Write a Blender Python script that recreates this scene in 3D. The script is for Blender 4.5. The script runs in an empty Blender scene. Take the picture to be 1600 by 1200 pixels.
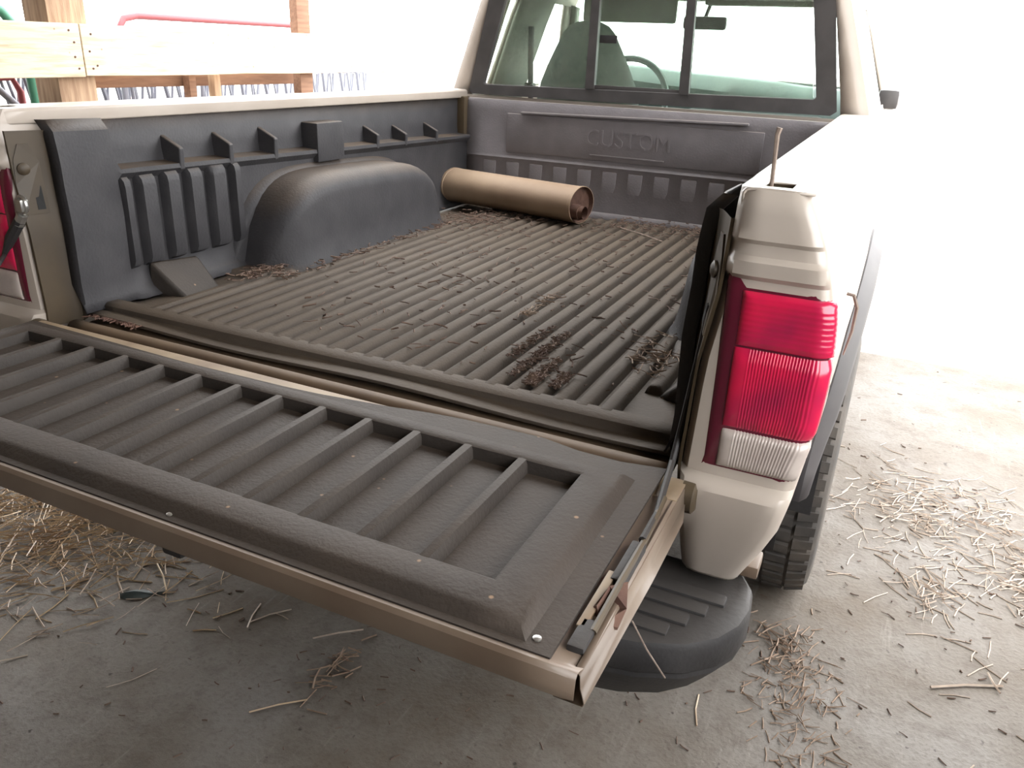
import bpy, bmesh, math, random
from mathutils import Vector, Matrix, Euler

random.seed(7)
S = bpy.context.scene
COL = S.collection

# ---------------------------------------------------------------- camera
cam_d = bpy.data.cameras.new('camera')
cam = bpy.data.objects.new('camera', cam_d)
COL.objects.link(cam)
_ya, _pi, _ro = math.radians(24.3385), math.radians(-22.7453), math.radians(2.5545)
fw = Vector((-math.sin(_ya) * math.cos(_pi), math.cos(_ya) * math.cos(_pi), math.sin(_pi)))
_r = Vector((math.cos(_ya), math.sin(_ya), 0))
_u = _r.cross(fw)
R_ = _r * math.cos(_ro) + _u * math.sin(_ro)
U_ = -_r * math.sin(_ro) + _u * math.cos(_ro)
M = Matrix((R_, U_, -fw)).transposed().to_4x4()
M.translation = Vector((0.8116, -0.8931, 1.205))
cam.matrix_world = M
cam_d.sensor_width = 36.0
cam_d.lens = 1238.16 / 1600 * 36
cam_d.clip_start = 0.02
S.camera = cam

# ---------------------------------------------------------------- world, exposure
W = bpy.data.worlds.new('sky')
S.world = W
W.use_nodes = True
_bg = W.node_tree.nodes['Background']
_bg.inputs['Color'].default_value = (1.0, 1.0, 1.0, 1)
_bg.inputs['Strength'].default_value = 9.3
S.view_settings.view_transform = 'Standard'
S.view_settings.look = 'None'
S.view_settings.exposure = 0.0
S.view_settings.gamma = 1.0
S.view_settings.use_curve_mapping = False
try:
    S.cycles.max_bounces = 10
    S.cycles.diffuse_bounces = 5
    S.cycles.transparent_max_bounces = 12
except Exception:
    pass

# roof of the barn: where it ends towards the light
ROOF_X0, ROOF_X1, ROOF_Y1, ROOF_Z = -3.5, 1.8, 1.4, 2.2
# unseen side walls, added to hold back side light, end at these points
SHADE_WALL_L, SHADE_WALL_R = 0.4, 0.9
# gap added in the unseen right wall to light the rear fender
GAP_Y0, GAP_Y1, GAP_Z = -1.6, 0.25, 0.85

# ---------------------------------------------------------------- materials
def mat(name, col, rough=0.6, col2=None, nscale=8.0, lo=0.35, hi=0.65, dust=None, dust_amt=0.6, bump=0.0,
        bscale=60.0, metal=0.0, coat=0.0, stretch=None, spec=0.5, detail=6.0, speck=None, speck_scale=90.0):
    m = bpy.data.materials.new(name)
    m.use_nodes = True
    nt = m.node_tree
    N, L = nt.nodes, nt.links
    b = N['Principled BSDF']
    b.inputs['Roughness'].default_value = rough
    b.inputs['Metallic'].default_value = metal
    b.inputs['Specular IOR Level'].default_value = spec
    b.inputs['Coat Weight'].default_value = coat
    b.inputs['Coat Roughness'].default_value = 0.15
    tc = N.new('ShaderNodeTexCoord')
    vec = tc.outputs['Object']
    if stretch:
        mp = N.new('ShaderNodeMapping')
        mp.inputs['Scale'].default_value = stretch
        L.new(vec, mp.inputs['Vector'])
        vec = mp.outputs['Vector']
    c = None
    if col2:
        n = N.new('ShaderNodeTexNoise')
        n.inputs['Scale'].default_value = nscale
        n.inputs['Detail'].default_value = detail
        L.new(vec, n.inputs['Vector'])
        rp = N.new('ShaderNodeMapRange')
        rp.inputs['From Min'].default_value = lo
        rp.inputs['From Max'].default_value = hi
        L.new(n.outputs['Fac'], rp.inputs['Value'])
        mx = N.new('ShaderNodeMix')
        mx.data_type = 'RGBA'
        mx.inputs['A'].default_value = (*col, 1)
        mx.inputs['B'].default_value = (*col2, 1)
        L.new(rp.outputs['Result'], mx.inputs['Factor'])
        c = mx.outputs['Result']
    else:
        rgb = N.new('ShaderNodeRGB')
        rgb.outputs[0].default_value = (*col, 1)
        c = rgb.outputs[0]
    if dust:
        # settled dust: lies on what faces up, in patches
        g = N.new('ShaderNodeNewGeometry')
        sx = N.new('ShaderNodeSeparateXYZ')
        L.new(g.outputs['Normal'], sx.inputs['Vector'])
        r2 = N.new('ShaderNodeMapRange')
        r2.inputs['From Min'].default_value = 0.45
        r2.inputs['From Max'].default_value = 0.98
        L.new(sx.outputs['Z'], r2.inputs['Value'])
        n2 = N.new('ShaderNodeTexNoise')
        n2.inputs['Scale'].default_value = 7.0
        n2.inputs['Detail'].default_value = 7.0
        L.new(tc.outputs['Object'], n2.inputs['Vector'])
        r3 = N.new('ShaderNodeMapRange')
        r3.inputs['From Min'].default_value = 0.3
        r3.inputs['From Max'].default_value = 0.7
        r3.inputs['To Min'].default_value = dust_amt * 0.45
        r3.inputs['To Max'].default_value = dust_amt
        L.new(n2.outputs['Fac'], r3.inputs['Value'])
        mu = N.new('ShaderNodeMath')
        mu.operation = 'MULTIPLY'
        L.new(r2.outputs['Result'], mu.inputs[0])
        L.new(r3.outputs['Result'], mu.inputs[1])
        m2 = N.new('ShaderNodeMix')
        m2.data_type = 'RGBA'
        m2.inputs['B'].default_value = (*dust, 1)
        L.new(mu.outputs[0], m2.inputs['Factor'])
        L.new(c, m2.inputs['A'])
        c = m2.outputs['Result']
    if speck:
        v = N.new('ShaderNodeTexVoronoi')
        v.inputs['Scale'].default_value = speck_scale
        L.new(tc.outputs['Object'], v.inputs['Vector'])
        r4 = N.new('ShaderNodeMapRange')
        r4.inputs['From Min'].default_value = 0.05
        r4.inputs['From Max'].default_value = 0.09
        r4.inputs['To Min'].default_value = 0.7
        r4.inputs['To Max'].default_value = 0.0
        L.new(v.outputs['Distance'], r4.inputs['Value'])
        m3 = N.new('ShaderNodeMix')
        m3.data_type = 'RGBA'
        m3.inputs['B'].default_value = (*speck, 1)
        L.new(r4.outputs['Result'], m3.inputs['Factor'])
        L.new(c, m3.inputs['A'])
        c = m3.outputs['Result']
    L.new(c, b.inputs['Base Color'])
    if bump:
        n3 = N.new('ShaderNodeTexNoise')
        n3.inputs['Scale'].default_value = bscale
        n3.inputs['Detail'].default_value = 4.0
        L.new(vec, n3.inputs['Vector'])
        bp = N.new('ShaderNodeBump')
        bp.inputs['Strength'].default_value = bump
        bp.inputs['Distance'].default_value = 0.004
        L.new(n3.outputs['Fac'], bp.inputs['Height'])
        L.new(bp.outputs['Normal'], b.inputs['Normal'])
    return m

m_head_haze = mat('hazed_headboard_plastic', (0.160, 0.148, 0.156), 0.6, (0.19, 0.175, 0.185), 14, dust=(0.20, 0.155, 0.12), dust_amt=0.6, bump=0.2, bscale=160)  # veiling haze painted in: lighter than the rest of the liner
DUST = (0.23, 0.165, 0.115)
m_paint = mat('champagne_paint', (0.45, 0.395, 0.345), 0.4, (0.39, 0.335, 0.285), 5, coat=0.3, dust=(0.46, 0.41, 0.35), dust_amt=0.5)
m_jamb = mat('dark_brown_paint', (0.060, 0.041, 0.021), 0.55, (0.040, 0.027, 0.014), 9, coat=0.05, dust=(0.13, 0.10, 0.06), dust_amt=0.5)
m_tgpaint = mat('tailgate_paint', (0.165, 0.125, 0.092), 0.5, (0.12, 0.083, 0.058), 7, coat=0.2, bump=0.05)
m_tanmetal = mat('dusty_tan_metal', (0.27, 0.20, 0.125), 0.55, (0.17, 0.115, 0.07), 12, lo=0.4, hi=0.7)
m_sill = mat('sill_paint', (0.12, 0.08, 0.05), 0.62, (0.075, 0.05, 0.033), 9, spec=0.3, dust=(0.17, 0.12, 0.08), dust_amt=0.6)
m_floor = mat('dusty_bed_floor', (0.058, 0.046, 0.037), 0.68, (0.076, 0.060, 0.046), 6, spec=0.25, dust=(0.086, 0.064, 0.045), dust_amt=0.9, bump=0.25, bscale=160)
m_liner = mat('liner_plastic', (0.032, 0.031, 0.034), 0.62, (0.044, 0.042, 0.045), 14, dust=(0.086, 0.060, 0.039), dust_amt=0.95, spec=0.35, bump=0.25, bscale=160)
m_tgliner = mat('tailgate_liner_plastic', (0.028, 0.023, 0.020), 0.66, (0.038, 0.031, 0.026), 10, spec=0.3, dust=(0.054, 0.039, 0.028), dust_amt=0.7, bump=0.25, bscale=180, speck=(0.30, 0.19, 0.11), speck_scale=26)
m_black = mat('black_plastic', (0.020, 0.019, 0.020), 0.6, (0.032, 0.030, 0.030), 12, spec=0.35, dust=(0.062, 0.054, 0.047), dust_amt=0.6, bump=0.15, bscale=140)
m_rubber = mat('tyre_rubber', (0.045, 0.042, 0.040), 0.8, (0.10, 0.085, 0.072), 10, bump=0.2, bscale=80)
m_red = mat('red_lens', (0.60, 0.012, 0.060), 0.22, (0.30, 0.012, 0.055), 13, lo=0.42, hi=0.7, coat=0.4, detail=2)  # darker red patches imitate bulb shadow and light through the lens
m_white = mat('clear_lens', (0.50, 0.44, 0.40), 0.3, (0.40, 0.34, 0.31), 20, coat=0.5)
m_bezel = mat('maroon_bezel', (0.10, 0.008, 0.022), 0.25, coat=0.5)
m_frame = mat('window_rubber', (0.045, 0.042, 0.042), 0.5, (0.065, 0.06, 0.06), 15)
m_inner = mat('cab_trim', (0.16, 0.165, 0.14), 0.8, (0.21, 0.215, 0.18), 20, bump=0.15)
m_seat = mat('seat_cloth', (0.13, 0.16, 0.145), 0.9, (0.18, 0.205, 0.185), 30, bump=0.2)
m_dash = mat('dash_plastic', (0.10, 0.14, 0.13), 0.6, (0.14, 0.19, 0.175), 15)
m_chrome = mat('bright_metal', (0.55, 0.54, 0.52), 0.3, metal=0.9)
m_rust = mat('rusty_steel', (0.075, 0.036, 0.027), 0.85, (0.13, 0.07, 0.048), 25, metal=0.2, bump=0.4)
m_muffler = mat('tan_scaled_steel', (0.33, 0.235, 0.155), 0.65, (0.25, 0.17, 0.11), 7, metal=0.1, bump=0.1)
m_wood = mat('weathered_board', (0.62, 0.52, 0.385), 0.8, (0.43, 0.32, 0.21), 6, lo=0.45, hi=0.75, stretch=(14, 1.2, 14), bump=0.2, bscale=30, speck=(0.16, 0.1, 0.06), speck_scale=17)
m_post = mat('rough_post', (0.45, 0.31, 0.20), 0.85, (0.30, 0.19, 0.12), 6, stretch=(12, 12, 1.2), bump=0.3, bscale=25)
m_shaded_wood = mat('shaded_brown_wood', (0.24, 0.13, 0.08), 0.85, (0.17, 0.09, 0.055), 6, stretch=(12, 1.2, 12), bump=0.2)  # brown darkened to paint in shade on far post and back rail
m_green = mat('green_tube_paint', (0.05, 0.20, 0.13), 0.45)
m_maroon = mat('maroon_tube_paint', (0.24, 0.045, 0.055), 0.45)
m_grey = mat('grey_tube_paint', (0.17, 0.18, 0.22), 0.45)
m_roof = mat('roof_timber', (0.20, 0.16, 0.12), 0.9, (0.14, 0.11, 0.08), 4)
def concrete(name, light, dark, stain):
    m = bpy.data.materials.new(name)
    m.use_nodes = True
    nt = m.node_tree
    N, L = nt.nodes, nt.links
    b = N['Principled BSDF']
    b.inputs['Roughness'].default_value = 0.72
    b.inputs['Specular IOR Level'].default_value = 0.4
    tc = N.new('ShaderNodeTexCoord')
    def noise(scale, detail, lo, hi, stretch=None):
        n = N.new('ShaderNodeTexNoise')
        n.inputs['Scale'].default_value = scale
        n.inputs['Detail'].default_value = detail
        n.inputs['Roughness'].default_value = 0.62
        v = tc.outputs['Object']
        if stretch:
            mp = N.new('ShaderNodeMapping')
            mp.inputs['Scale'].default_value = stretch
            mp.inputs['Rotation'].default_value = (0, 0, 0.12)
            L.new(v, mp.inputs['Vector'])
            v = mp.outputs['Vector']
        L.new(v, n.inputs['Vector'])
        r = N.new('ShaderNodeMapRange')
        r.inputs['From Min'].default_value = lo
        r.inputs['From Max'].default_value = hi
        L.new(n.outputs['Fac'], r.inputs['Value'])
        return n.outputs['Fac'], r.outputs['Result']
    def mix(fac, a, bcol, amt=1.0):
        x = N.new('ShaderNodeMix')
        x.data_type = 'RGBA'
        if amt != 1.0:
            mu = N.new('ShaderNodeMath')
            mu.operation = 'MULTIPLY'
            mu.inputs[1].default_value = amt
            L.new(fac, mu.inputs[0])
            fac = mu.outputs[0]
        L.new(fac, x.inputs['Factor'])
        if isinstance(a, tuple): x.inputs['A'].default_value = (*a, 1)
        else: L.new(a, x.inputs['A'])
        x.inputs['B'].default_value = (*bcol, 1)
        return x.outputs['Result']
    _, f1 = noise(2.6, 9, 0.36, 0.66)
    c = mix(f1, light, dark)
    _, f2 = noise(17, 8, 0.50, 0.72)
    c = mix(f2, c, stain, 0.55)
    raw, f3 = noise(95, 4, 0.52, 0.75)
    c = mix(f3, c, stain, 0.5)
    _, f4 = noise(9, 6, 0.60, 0.78, (7.0, 0.6, 1.0))
    c = mix(f4, c, tuple(min(1, k * 1.35) for k in light), 0.5)
    _, f5 = noise(38, 2, 0.70, 0.76)
    c = mix(f5, c, tuple(k * 0.35 for k in stain), 0.8)
    L.new(c, b.inputs['Base Color'])
    bp = N.new('ShaderNodeBump')
    bp.inputs['Strength'].default_value = 0.45
    bp.inputs['Distance'].default_value = 0.006
    L.new(raw, bp.inputs['Height'])
    L.new(bp.outputs['Normal'], b.inputs['Normal'])
    return m
m_conc = concrete('concrete', (0.170, 0.155, 0.138), (0.105, 0.083, 0.061), (0.072, 0.054, 0.040))
m_yard = mat('yard_ground', (0.46, 0.43, 0.38), 0.9, (0.36, 0.32, 0.27), 3, bump=0.5, bscale=30)
m_straw = mat('straw', (0.50, 0.37, 0.22), 0.38, (0.30, 0.19, 0.10), 14, spec=0.7)
m_paleStraw = mat('pale_straw', (0.52, 0.43, 0.35), 0.45, (0.32, 0.24, 0.18), 16)
m_bark = mat('bark_litter', (0.085, 0.050, 0.038), 0.85, (0.14, 0.09, 0.062), 60)
m_brown = mat('brown_straw', (0.28, 0.20, 0.14), 0.7, (0.18, 0.115, 0.075), 40)
m_leaf = mat('dark_scrap', (0.045, 0.06, 0.06), 0.5)
m_twig = mat('grey_twig', (0.30, 0.24, 0.20), 0.85, (0.2, 0.15, 0.12), 60)
m_lip = mat('dark_grey_lip', (0.055, 0.05, 0.055), 0.6, (0.075, 0.07, 0.072), 10)  # lip coloured darker than the body paint
m_slot_shade = mat('slot_shade', (0.02, 0.02, 0.02), 0.9)  # near-black stands in for the shade inside the latch slot

def glass(name, tint, dirt, dirt_col):
    m = bpy.data.materials.new(name)
    m.use_nodes = True
    nt = m.node_tree
    N, L = nt.nodes, nt.links
    for n in list(N):
        N.remove(n)
    out = N.new('ShaderNodeOutputMaterial')
    tr = N.new('ShaderNodeBsdfTransparent')
    tr.inputs['Color'].default_value = (*tint, 1)
    gl = N.new('ShaderNodeBsdfGlossy')
    gl.inputs['Roughness'].default_value = 0.02
    lw = N.new('ShaderNodeLayerWeight')
    pw = N.new('ShaderNodeMath')
    pw.operation = 'POWER'
    pw.inputs[1].default_value = 4.0
    L.new(lw.outputs['Facing'], pw.inputs[0])
    fr = N.new('ShaderNodeMapRange')
    fr.inputs['To Min'].default_value = 0.035
    fr.inputs['To Max'].default_value = 0.6
    L.new(pw.outputs[0], fr.inputs['Value'])
    mx = N.new('ShaderNodeMixShader')
    L.new(fr.outputs[0], mx.inputs[0])
    L.new(tr.outputs[0], mx.inputs[1])
    L.new(gl.outputs[0], mx.inputs[2])
    df = N.new('ShaderNodeBsdfDiffuse')
    df.inputs['Color'].default_value = (*dirt_col, 1)
    tl = N.new('ShaderNodeBsdfTranslucent')
    tl.inputs['Color'].default_value = (*dirt_col, 1)
    md = N.new('ShaderNodeMixShader')
    md.inputs[0].default_value = 0.5
    L.new(df.outputs[0], md.inputs[1])
    L.new(tl.outputs[0], md.inputs[2])
    tc = N.new('ShaderNodeTexCoord')
    ns = N.new('ShaderNodeTexNoise')
    ns.inputs['Scale'].default_value = 9
    ns.inputs['Detail'].default_value = 8
    L.new(tc.outputs['Object'], ns.inputs['Vector'])
    rp = N.new('ShaderNodeMapRange')
    rp.inputs['From Min'].default_value = 0.35
    rp.inputs['From Max'].default_value = 0.75
    rp.inputs['To Min'].default_value = dirt * 0.5
    rp.inputs['To Max'].default_value = dirt * 1.5
    L.new(ns.outputs['Fac'], rp.inputs['Value'])
    m2 = N.new('ShaderNodeMixShader')
    L.new(rp.outputs['Result'], m2.inputs[0])
    L.new(mx.outputs[0], m2.inputs[1])
    L.new(md.outputs[0], m2.inputs[2])
    L.new(m2.outputs[0], out.inputs['Surface'])
    return m

m_glass = glass('dusty_rear_glass', (0.86, 0.93, 0.88), 0.11, (0.55, 0.58, 0.52))
m_wind = glass('windscreen_glass', (0.95, 0.98, 0.96), 0.02, (0.6, 0.6, 0.58))

# ---------------------------------------------------------------- mesh helpers
ORG = {}

class MB:
    """collects polygons in world coordinates; build() links them as one object"""
    def __init__(self):
        self.v, self.f = [], []
    def add(self, vs, fs):
        o = len(self.v)
        self.v += [tuple(p) for p in vs]
        self.f += [tuple(i + o for i in q) for q in fs]
        return self
    def box(self, x0, x1, y0, y1, z0, z1, bev=0.0, rot=None):
        bm = bmesh.new()
        bmesh.ops.create_cube(bm, size=1)
        sx, sy, sz = abs(x1 - x0), abs(y1 - y0), abs(z1 - z0)
        for v in bm.verts:
            v.co = Vector((v.co.x * sx, v.co.y * sy, v.co.z * sz))
        if bev > 0:
            bmesh.ops.bevel(bm, geom=list(bm.edges), offset=min(bev, 0.49 * min(sx, sy, sz)), segments=2, affect='EDGES', profile=0.6)
        c = Vector(((x0 + x1) / 2, (y0 + y1) / 2, (z0 + z1) / 2))
        if rot is not None:
            bmesh.ops.rotate(bm, verts=bm.verts, cent=(0, 0, 0), matrix=rot)
        bm.verts.ensure_lookup_table()
        self.add([v.co + c for v in bm.verts], [[v.index for v in f.verts] for f in bm.faces])
        bm.free()
        return self
    def grid(self, rows, close_u=False, close_v=False):
        n, m_ = len(rows), len(rows[0])
        vs = [p for r in rows for p in r]
        fs = []
        for i in range(n if close_v else n - 1):
            for j in range(m_ if close_u else m_ - 1):
                a, b = i * m_ + j, i * m_ + (j + 1) % m_
                c, d = ((i + 1) % n) * m_ + (j + 1) % m_, ((i + 1) % n) * m_ + j
                fs.append((a, b, c, d))
        return self.add(vs, fs)
    def tube(self, pts, r, n=10, caps=True):
        pts = [Vector(p) for p in pts]
        rad = r if isinstance(r, (list, tuple)) else [r] * len(pts)
        rows = []
        up = None
        for i, p in enumerate(pts):
            t = (pts[min(i + 1, len(pts) - 1)] - pts[max(i - 1, 0)]).normalized()
            if up is None:
                up = Vector((0, 0, 1)) if abs(t.z) < 0.9 else Vector((1, 0, 0))
            a = t.cross(up).normalized()
            up = a.cross(t).normalized()
            rows.append([p + (a * math.cos(2 * math.pi * k / n) + up * math.sin(2 * math.pi * k / n)) * rad[i] for k in range(n)])
        o = len(self.v)
        self.grid(rows, close_u=True)
        if caps:
            self.f.append(tuple(o + k for k in range(n))[::-1])
            e = o + (len(pts) - 1) * n
            self.f.append(tuple(e + k for k in range(n)))
        return self
    def extrude_poly(self, poly, d):
        """closed 3-D polygon pushed along d into a solid"""
        d = Vector(d)
        n = len(poly)
        a = [Vector(p) for p in poly]
        self.add(a + [p + d for p in a], [tuple(range(n))[::-1], tuple(range(n, 2 * n))] + [(i, (i + 1) % n, n + (i + 1) % n, n + i) for i in range(n)])
        return self
    def build(self, name, m, parent=None, smooth=True, angle=38, solid=0.0, offset=-1.0, bevel=0.0):
        bm = bmesh.new()
        vs = [bm.verts.new(p) for p in self.v]
        for f in self.f:
            try:
                bm.faces.new([vs[i] for i in f])
            except ValueError:
                pass
        bmesh.ops.remove_doubles(bm, verts=bm.verts, dist=1e-5)
        bmesh.ops.dissolve_degenerate(bm, dist=1e-6, edges=bm.edges)
        bmesh.ops.recalc_face_normals(bm, faces=bm.faces)
        lo = Vector([min(v.co[k] for v in bm.verts) for k in range(3)])
        hi = Vector([max(v.co[k] for v in bm.verts) for k in range(3)])
        c = (lo + hi) / 2
        if parent is None:
            c.z = lo.z
        for v in bm.verts:
            v.co -= c
        me = bpy.data.meshes.new(name)
        bm.to_mesh(me)
        bm.free()
        if smooth:
            me.polygons.foreach_set('use_smooth', [True] * len(me.polygons))
            me.set_sharp_from_angle(angle=math.radians(angle))
        me.materials.append(m)
        o = bpy.data.objects.new(name, me)
        COL.objects.link(o)
        ORG[o.name] = c
        if parent is not None:
            o.parent = parent
            o.location = c - ORG[parent.name]
        else:
            o.location = c
        if solid:
            md = o.modifiers.new('solid', 'SOLIDIFY')
            md.thickness = solid
            md.offset = offset
        if bevel:
            md = o.modifiers.new('bevel', 'BEVEL')
            md.width = bevel
            md.segments = 2
            md.limit_method = 'ANGLE'
        return o

def tag(o, label=None, cat=None, group=None, kind=None):
    if label: o['label'] = label
    if cat: o['category'] = cat
    if group: o['group'] = group
    if kind: o['kind'] = kind
    return o

def thing(name, loc, label, cat, group=None):
    o = bpy.data.objects.new(name, None)
    COL.objects.link(o)
    o.location = loc
    o.empty_display_size = 0.1
    ORG[o.name] = Vector(loc)
    return tag(o, label, cat, group)

def lerp(a, b, t): return a + (b - a) * t
def interp(tab, x):
    if x <= tab[0][0]: return tab[0][1]
    for (a, p), (b, q) in zip(tab, tab[1:]):
        if x <= b: return p + (q - p) * (x - a) / (b - a)
    return tab[-1][1]
def sstep(a, b, x):
    t = max(0.0, min(1.0, (x - a) / (b - a)))
    return t * t * (3 - 2 * t)

# ================================================================= SETTING
fl = MB().box(-14, 2.3, -6.0, 2.9, -0.15, 0.0).build('floor', m_conc, smooth=False)
tag(fl, 'stained concrete slab under the truck', kind='structure')
gr = MB().box(-60, 60, -30, 90, -0.4, -0.004).build('ground', m_yard, smooth=False)
tag(gr, 'pale yard ground beyond the slab', kind='structure')
ce = MB().box(ROOF_X0, ROOF_X1, -6, ROOF_Y1, ROOF_Z, ROOF_Z + 0.12).build('ceiling', m_roof, smooth=False)
tag(ce, 'underside of the barn roof', kind='structure')
bw = MB().box(ROOF_X0, ROOF_X1, -6.1, -6.0, 0, ROOF_Z).build('wall_back', m_roof, smooth=False)
tag(bw, 'plank wall behind the viewer', kind='structure')

wl = MB().box(ROOF_X0 - 0.08, ROOF_X0, -6.0, SHADE_WALL_L, 0, ROOF_Z).build('shade_wall_left', m_roof, smooth=False)
tag(wl, 'unseen left wall added to hold back side light', kind='structure')
mb = MB().box(ROOF_X1, ROOF_X1 + 0.08, -6.0, GAP_Y0, 0, ROOF_Z).box(ROOF_X1, ROOF_X1 + 0.08, GAP_Y1, SHADE_WALL_R, 0, ROOF_Z)
mb.box(ROOF_X1, ROOF_X1 + 0.08, GAP_Y0, GAP_Y1, 0, GAP_Z)
wr = mb.build('shade_wall_right', m_roof, smooth=False)
tag(wr, 'unseen right wall added to hold back side light, with a gap', kind='structure')

# ================================================================= PICKUP TRUCK
truck = thing('pickup_truck', (0, 1.2, 0), 'champagne pickup truck with lowered tailgate and black plastic bed liner', 'truck')

# ---- bed side surface: xi inner jamb, xo outer skin, per height
XI = [(0.40, 0.650), (0.52, 0.644), (0.70, 0.628), (0.85, 0.634), (0.946, 0.648), (1.06, 0.652)]
XO = [(0.40, 0.655), (0.45, 0.69), (0.533, 0.729), (0.63, 0.768), (0.722, 0.784), (0.85, 0.792), (0.93, 0.787), (0.99, 0.772), (1.03, 0.757), (1.055, 0.745), (1.0725, 0.736)]
YO = [(0.45, 0.06), (0.53, 0.034), (0.58, 0.015), (0.63, 0.0), (0.66, -0.008), (0.685, -0.010), (0.694, -0.004), (0.700, 0.012), (0.966, 0.012), (0.973, 0.003), (0.99, 0.0), (0.996, 0.007), (1.010, 0.007), (1.016, 0.0), (1.055, 0.002), (1.0725, 0.012)]
AXY, AXZ = 0.985, 0.34
RAILZ = 1.0725

def side_path(z):
    """one horizontal line of the bed side, from the inner jamb round the rear face and along the outside"""
    xi, xo, yo = interp(XI, z), interp(XO, z), interp(YO, z)
    y0 = 0.05 + yo
    xj = 0.622 if z < 0.99 else lerp(0.622, xi + 0.004, sstep(0.99, 1.04, z))
    if z < 0.67: xj = lerp(xi + 0.035, 0.622, sstep(0.62, 0.67, z))
    p = [(xj, 0.205), (xj, 0.15), (xi + 0.004, max(0.068, y0 + 0.016)), (xi + 0.014, y0 + 0.004)]
    for t in (0.15, 0.3, 0.45, 0.6, 0.75, 0.9):
        p.append((lerp(xi + 0.02, xo - 0.02, t), y0))
    for a in (15, 30, 45, 60, 75, 90):
        q = math.radians(a)
        p.append((xo - 0.02 + 0.02 * math.sin(q), y0 + 0.02 - 0.02 * math.cos(q)))
    for y in SIDE_Y:
        p.append((xo + interp([(0.52, 0.046), (0.60, 0.028), (0.66, 0.012), (0.76, 0.006), (0.85, 0.008), (0.93, 0.006), (1.05, 0.0)], z) * sstep(0.1, 0.6, y), y))
    return p
SIDE_Y = [0.10, 0.14, 0.2, 0.3, 0.4, 0.5, 0.56, 0.60, 0.64, 0.68, 0.74, 0.82, 0.9, 1.0, 1.08, 1.16, 1.26, 1.34, 1.42, 1.48, 1.52, 1.56, 1.6, 1.7, 1.8]
ARCH_R, ARCH_Z = 0.43, 0.40
def arch_z(y):
    d = abs(y - AXY)
    return ARCH_Z + math.sqrt(ARCH_R ** 2 - d * d) if d < ARCH_R else -1

def make_bed_side(s):
    zs = [0.528, 0.533, 0.540, 0.56, 0.60, 0.64, 0.67, 0.685, 0.694, 0.700, 0.74, 0.78, 0.82, 0.86, 0.90, 0.93, 0.966, 0.973, 0.98, 0.99, 0.996, 1.010, 1.016, 1.03, 1.045, 1.055, 1.064, 1.070, 1.0725]
    rows = []
    for z in zs:
        row = []
        for (x, y) in side_path(z):
            zz = z
            a = arch_z(y)
            if a > z: zz = a
            # bottom of the rear quarter sweeps up a little towards the inside edge
            row.append((s * x, y, max(zz, 0.528)))
        rows.append(row)
    o = MB().grid(rows).build('bed_side', m_paint, truck, solid=0.004)
    # rail: top plate with a stake pocket hole and a turned-down inner lip
    mb = MB()
    xin = [(0.05, 0.664), (0.08, 0.655), (0.15, 0.650), (1.8, 0.636)]
    def top(y): return interp(xin, y)
    def out(y): return 0.736 + 0.004
    ys = [0.062, 0.07, 0.085, 0.125, 0.2, 0.4, 0.7, 1.0, 1.3, 1.6, 1.8]
    hx0, hx1 = 0.680, 0.712
    rows = []
    for y in ys:
        rows.append([(s * (top(y) + 0.001), y, RAILZ - 0.028), (s * top(y), y, RAILZ - 0.025), (s * top(y), y, RAILZ - 0.006), (s * (top(y) + 0.004), y, RAILZ - 0.001), (s * (top(y) + 0.01), y, RAILZ),
                     (s * hx0, y, RAILZ + 0.0005), (s * hx1, y, RAILZ + 0.0005), (s * (out(y)), y, RAILZ)])
    n = len(rows[0])
    vs = [p for r in rows for p in r]
    fs = []
    for i in range(len(rows) - 1):
        for j in range(n - 1):
            if i == 2 and j == 5: continue
            fs.append((i * n + j, i * n + j + 1, (i + 1) * n + j + 1, (i + 1) * n + j))
    mb.add(vs, fs)
    r = mb.build('bed_rail', m_paint, o, solid=0.003)
    h = MB()
    d = 0.05
    P = [(hx0, 0.085), (hx1, 0.085), (hx1, 0.125), (hx0, 0.125)]
    t_ = [(s * x, y, RAILZ - 0.001) for x, y in P]
    b_ = [(s * x, y, RAILZ - d) for x, y in P]
    h.add(t_ + b_, [(0, 1, 5, 4), (1, 2, 6, 5), (2, 3, 7, 6), (3, 0, 4, 7), (4, 5, 6, 7)])
    h.build('stake_pocket', m_jamb, o, smooth=False)
    # flared wheel arch lip, standing proud of the skin, with its own thickness
    mb = MB()
    rows = []
    for k in range(25):
        a = math.radians(6 + 168 * k / 24)
        y = AXY - math.cos(a) * (ARCH_R + 0.0)
        z = ARCH_Z + math.sin(a) * (ARCH_R + 0.0)
        y2 = AXY - math.cos(a) * (ARCH_R + 0.05)
        z2 = ARCH_Z + math.sin(a) * (ARCH_R + 0.05)
        x = interp([(0.3, 0.772), (0.54, 0.776), (0.66, 0.788), (0.78, 0.796), (0.84, 0.800)], z2)
        o1 = interp([(0.4, 0.010), (0.6, 0.024), (0.7, 0.024)], z)
        rows.append([(s * (x - 0.03), y2, z2), (s * (x + 0.002), y2, z2), (s * (x + o1), lerp(y2, y, 0.55), lerp(z2, z, 0.55)), (s * (x + o1 + 0.003), y, z), (s * (x - 0.03), y, z)])
    MB().grid(rows).build('wheel_arch_lip', m_lip, o, solid=0.003)
    # wheel house liner behind the arch
    rows = []
    for k in range(15):
        a = math.radians(180 * k / 14)
        y, z = AXY - math.cos(a) * (ARCH_R - 0.005), ARCH_Z + math.sin(a) * (ARCH_R - 0.005)
        rows.append([(s * 0.80, y, z), (s * 0.60, y, z)])
    MB().grid(rows).build('wheel_house', m_black, o)
    return o

# rear jamb skin is darker and browner than the body paint
sides = {}
for s in (1, -1):
    sides[s] = make_bed_side(s)

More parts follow.
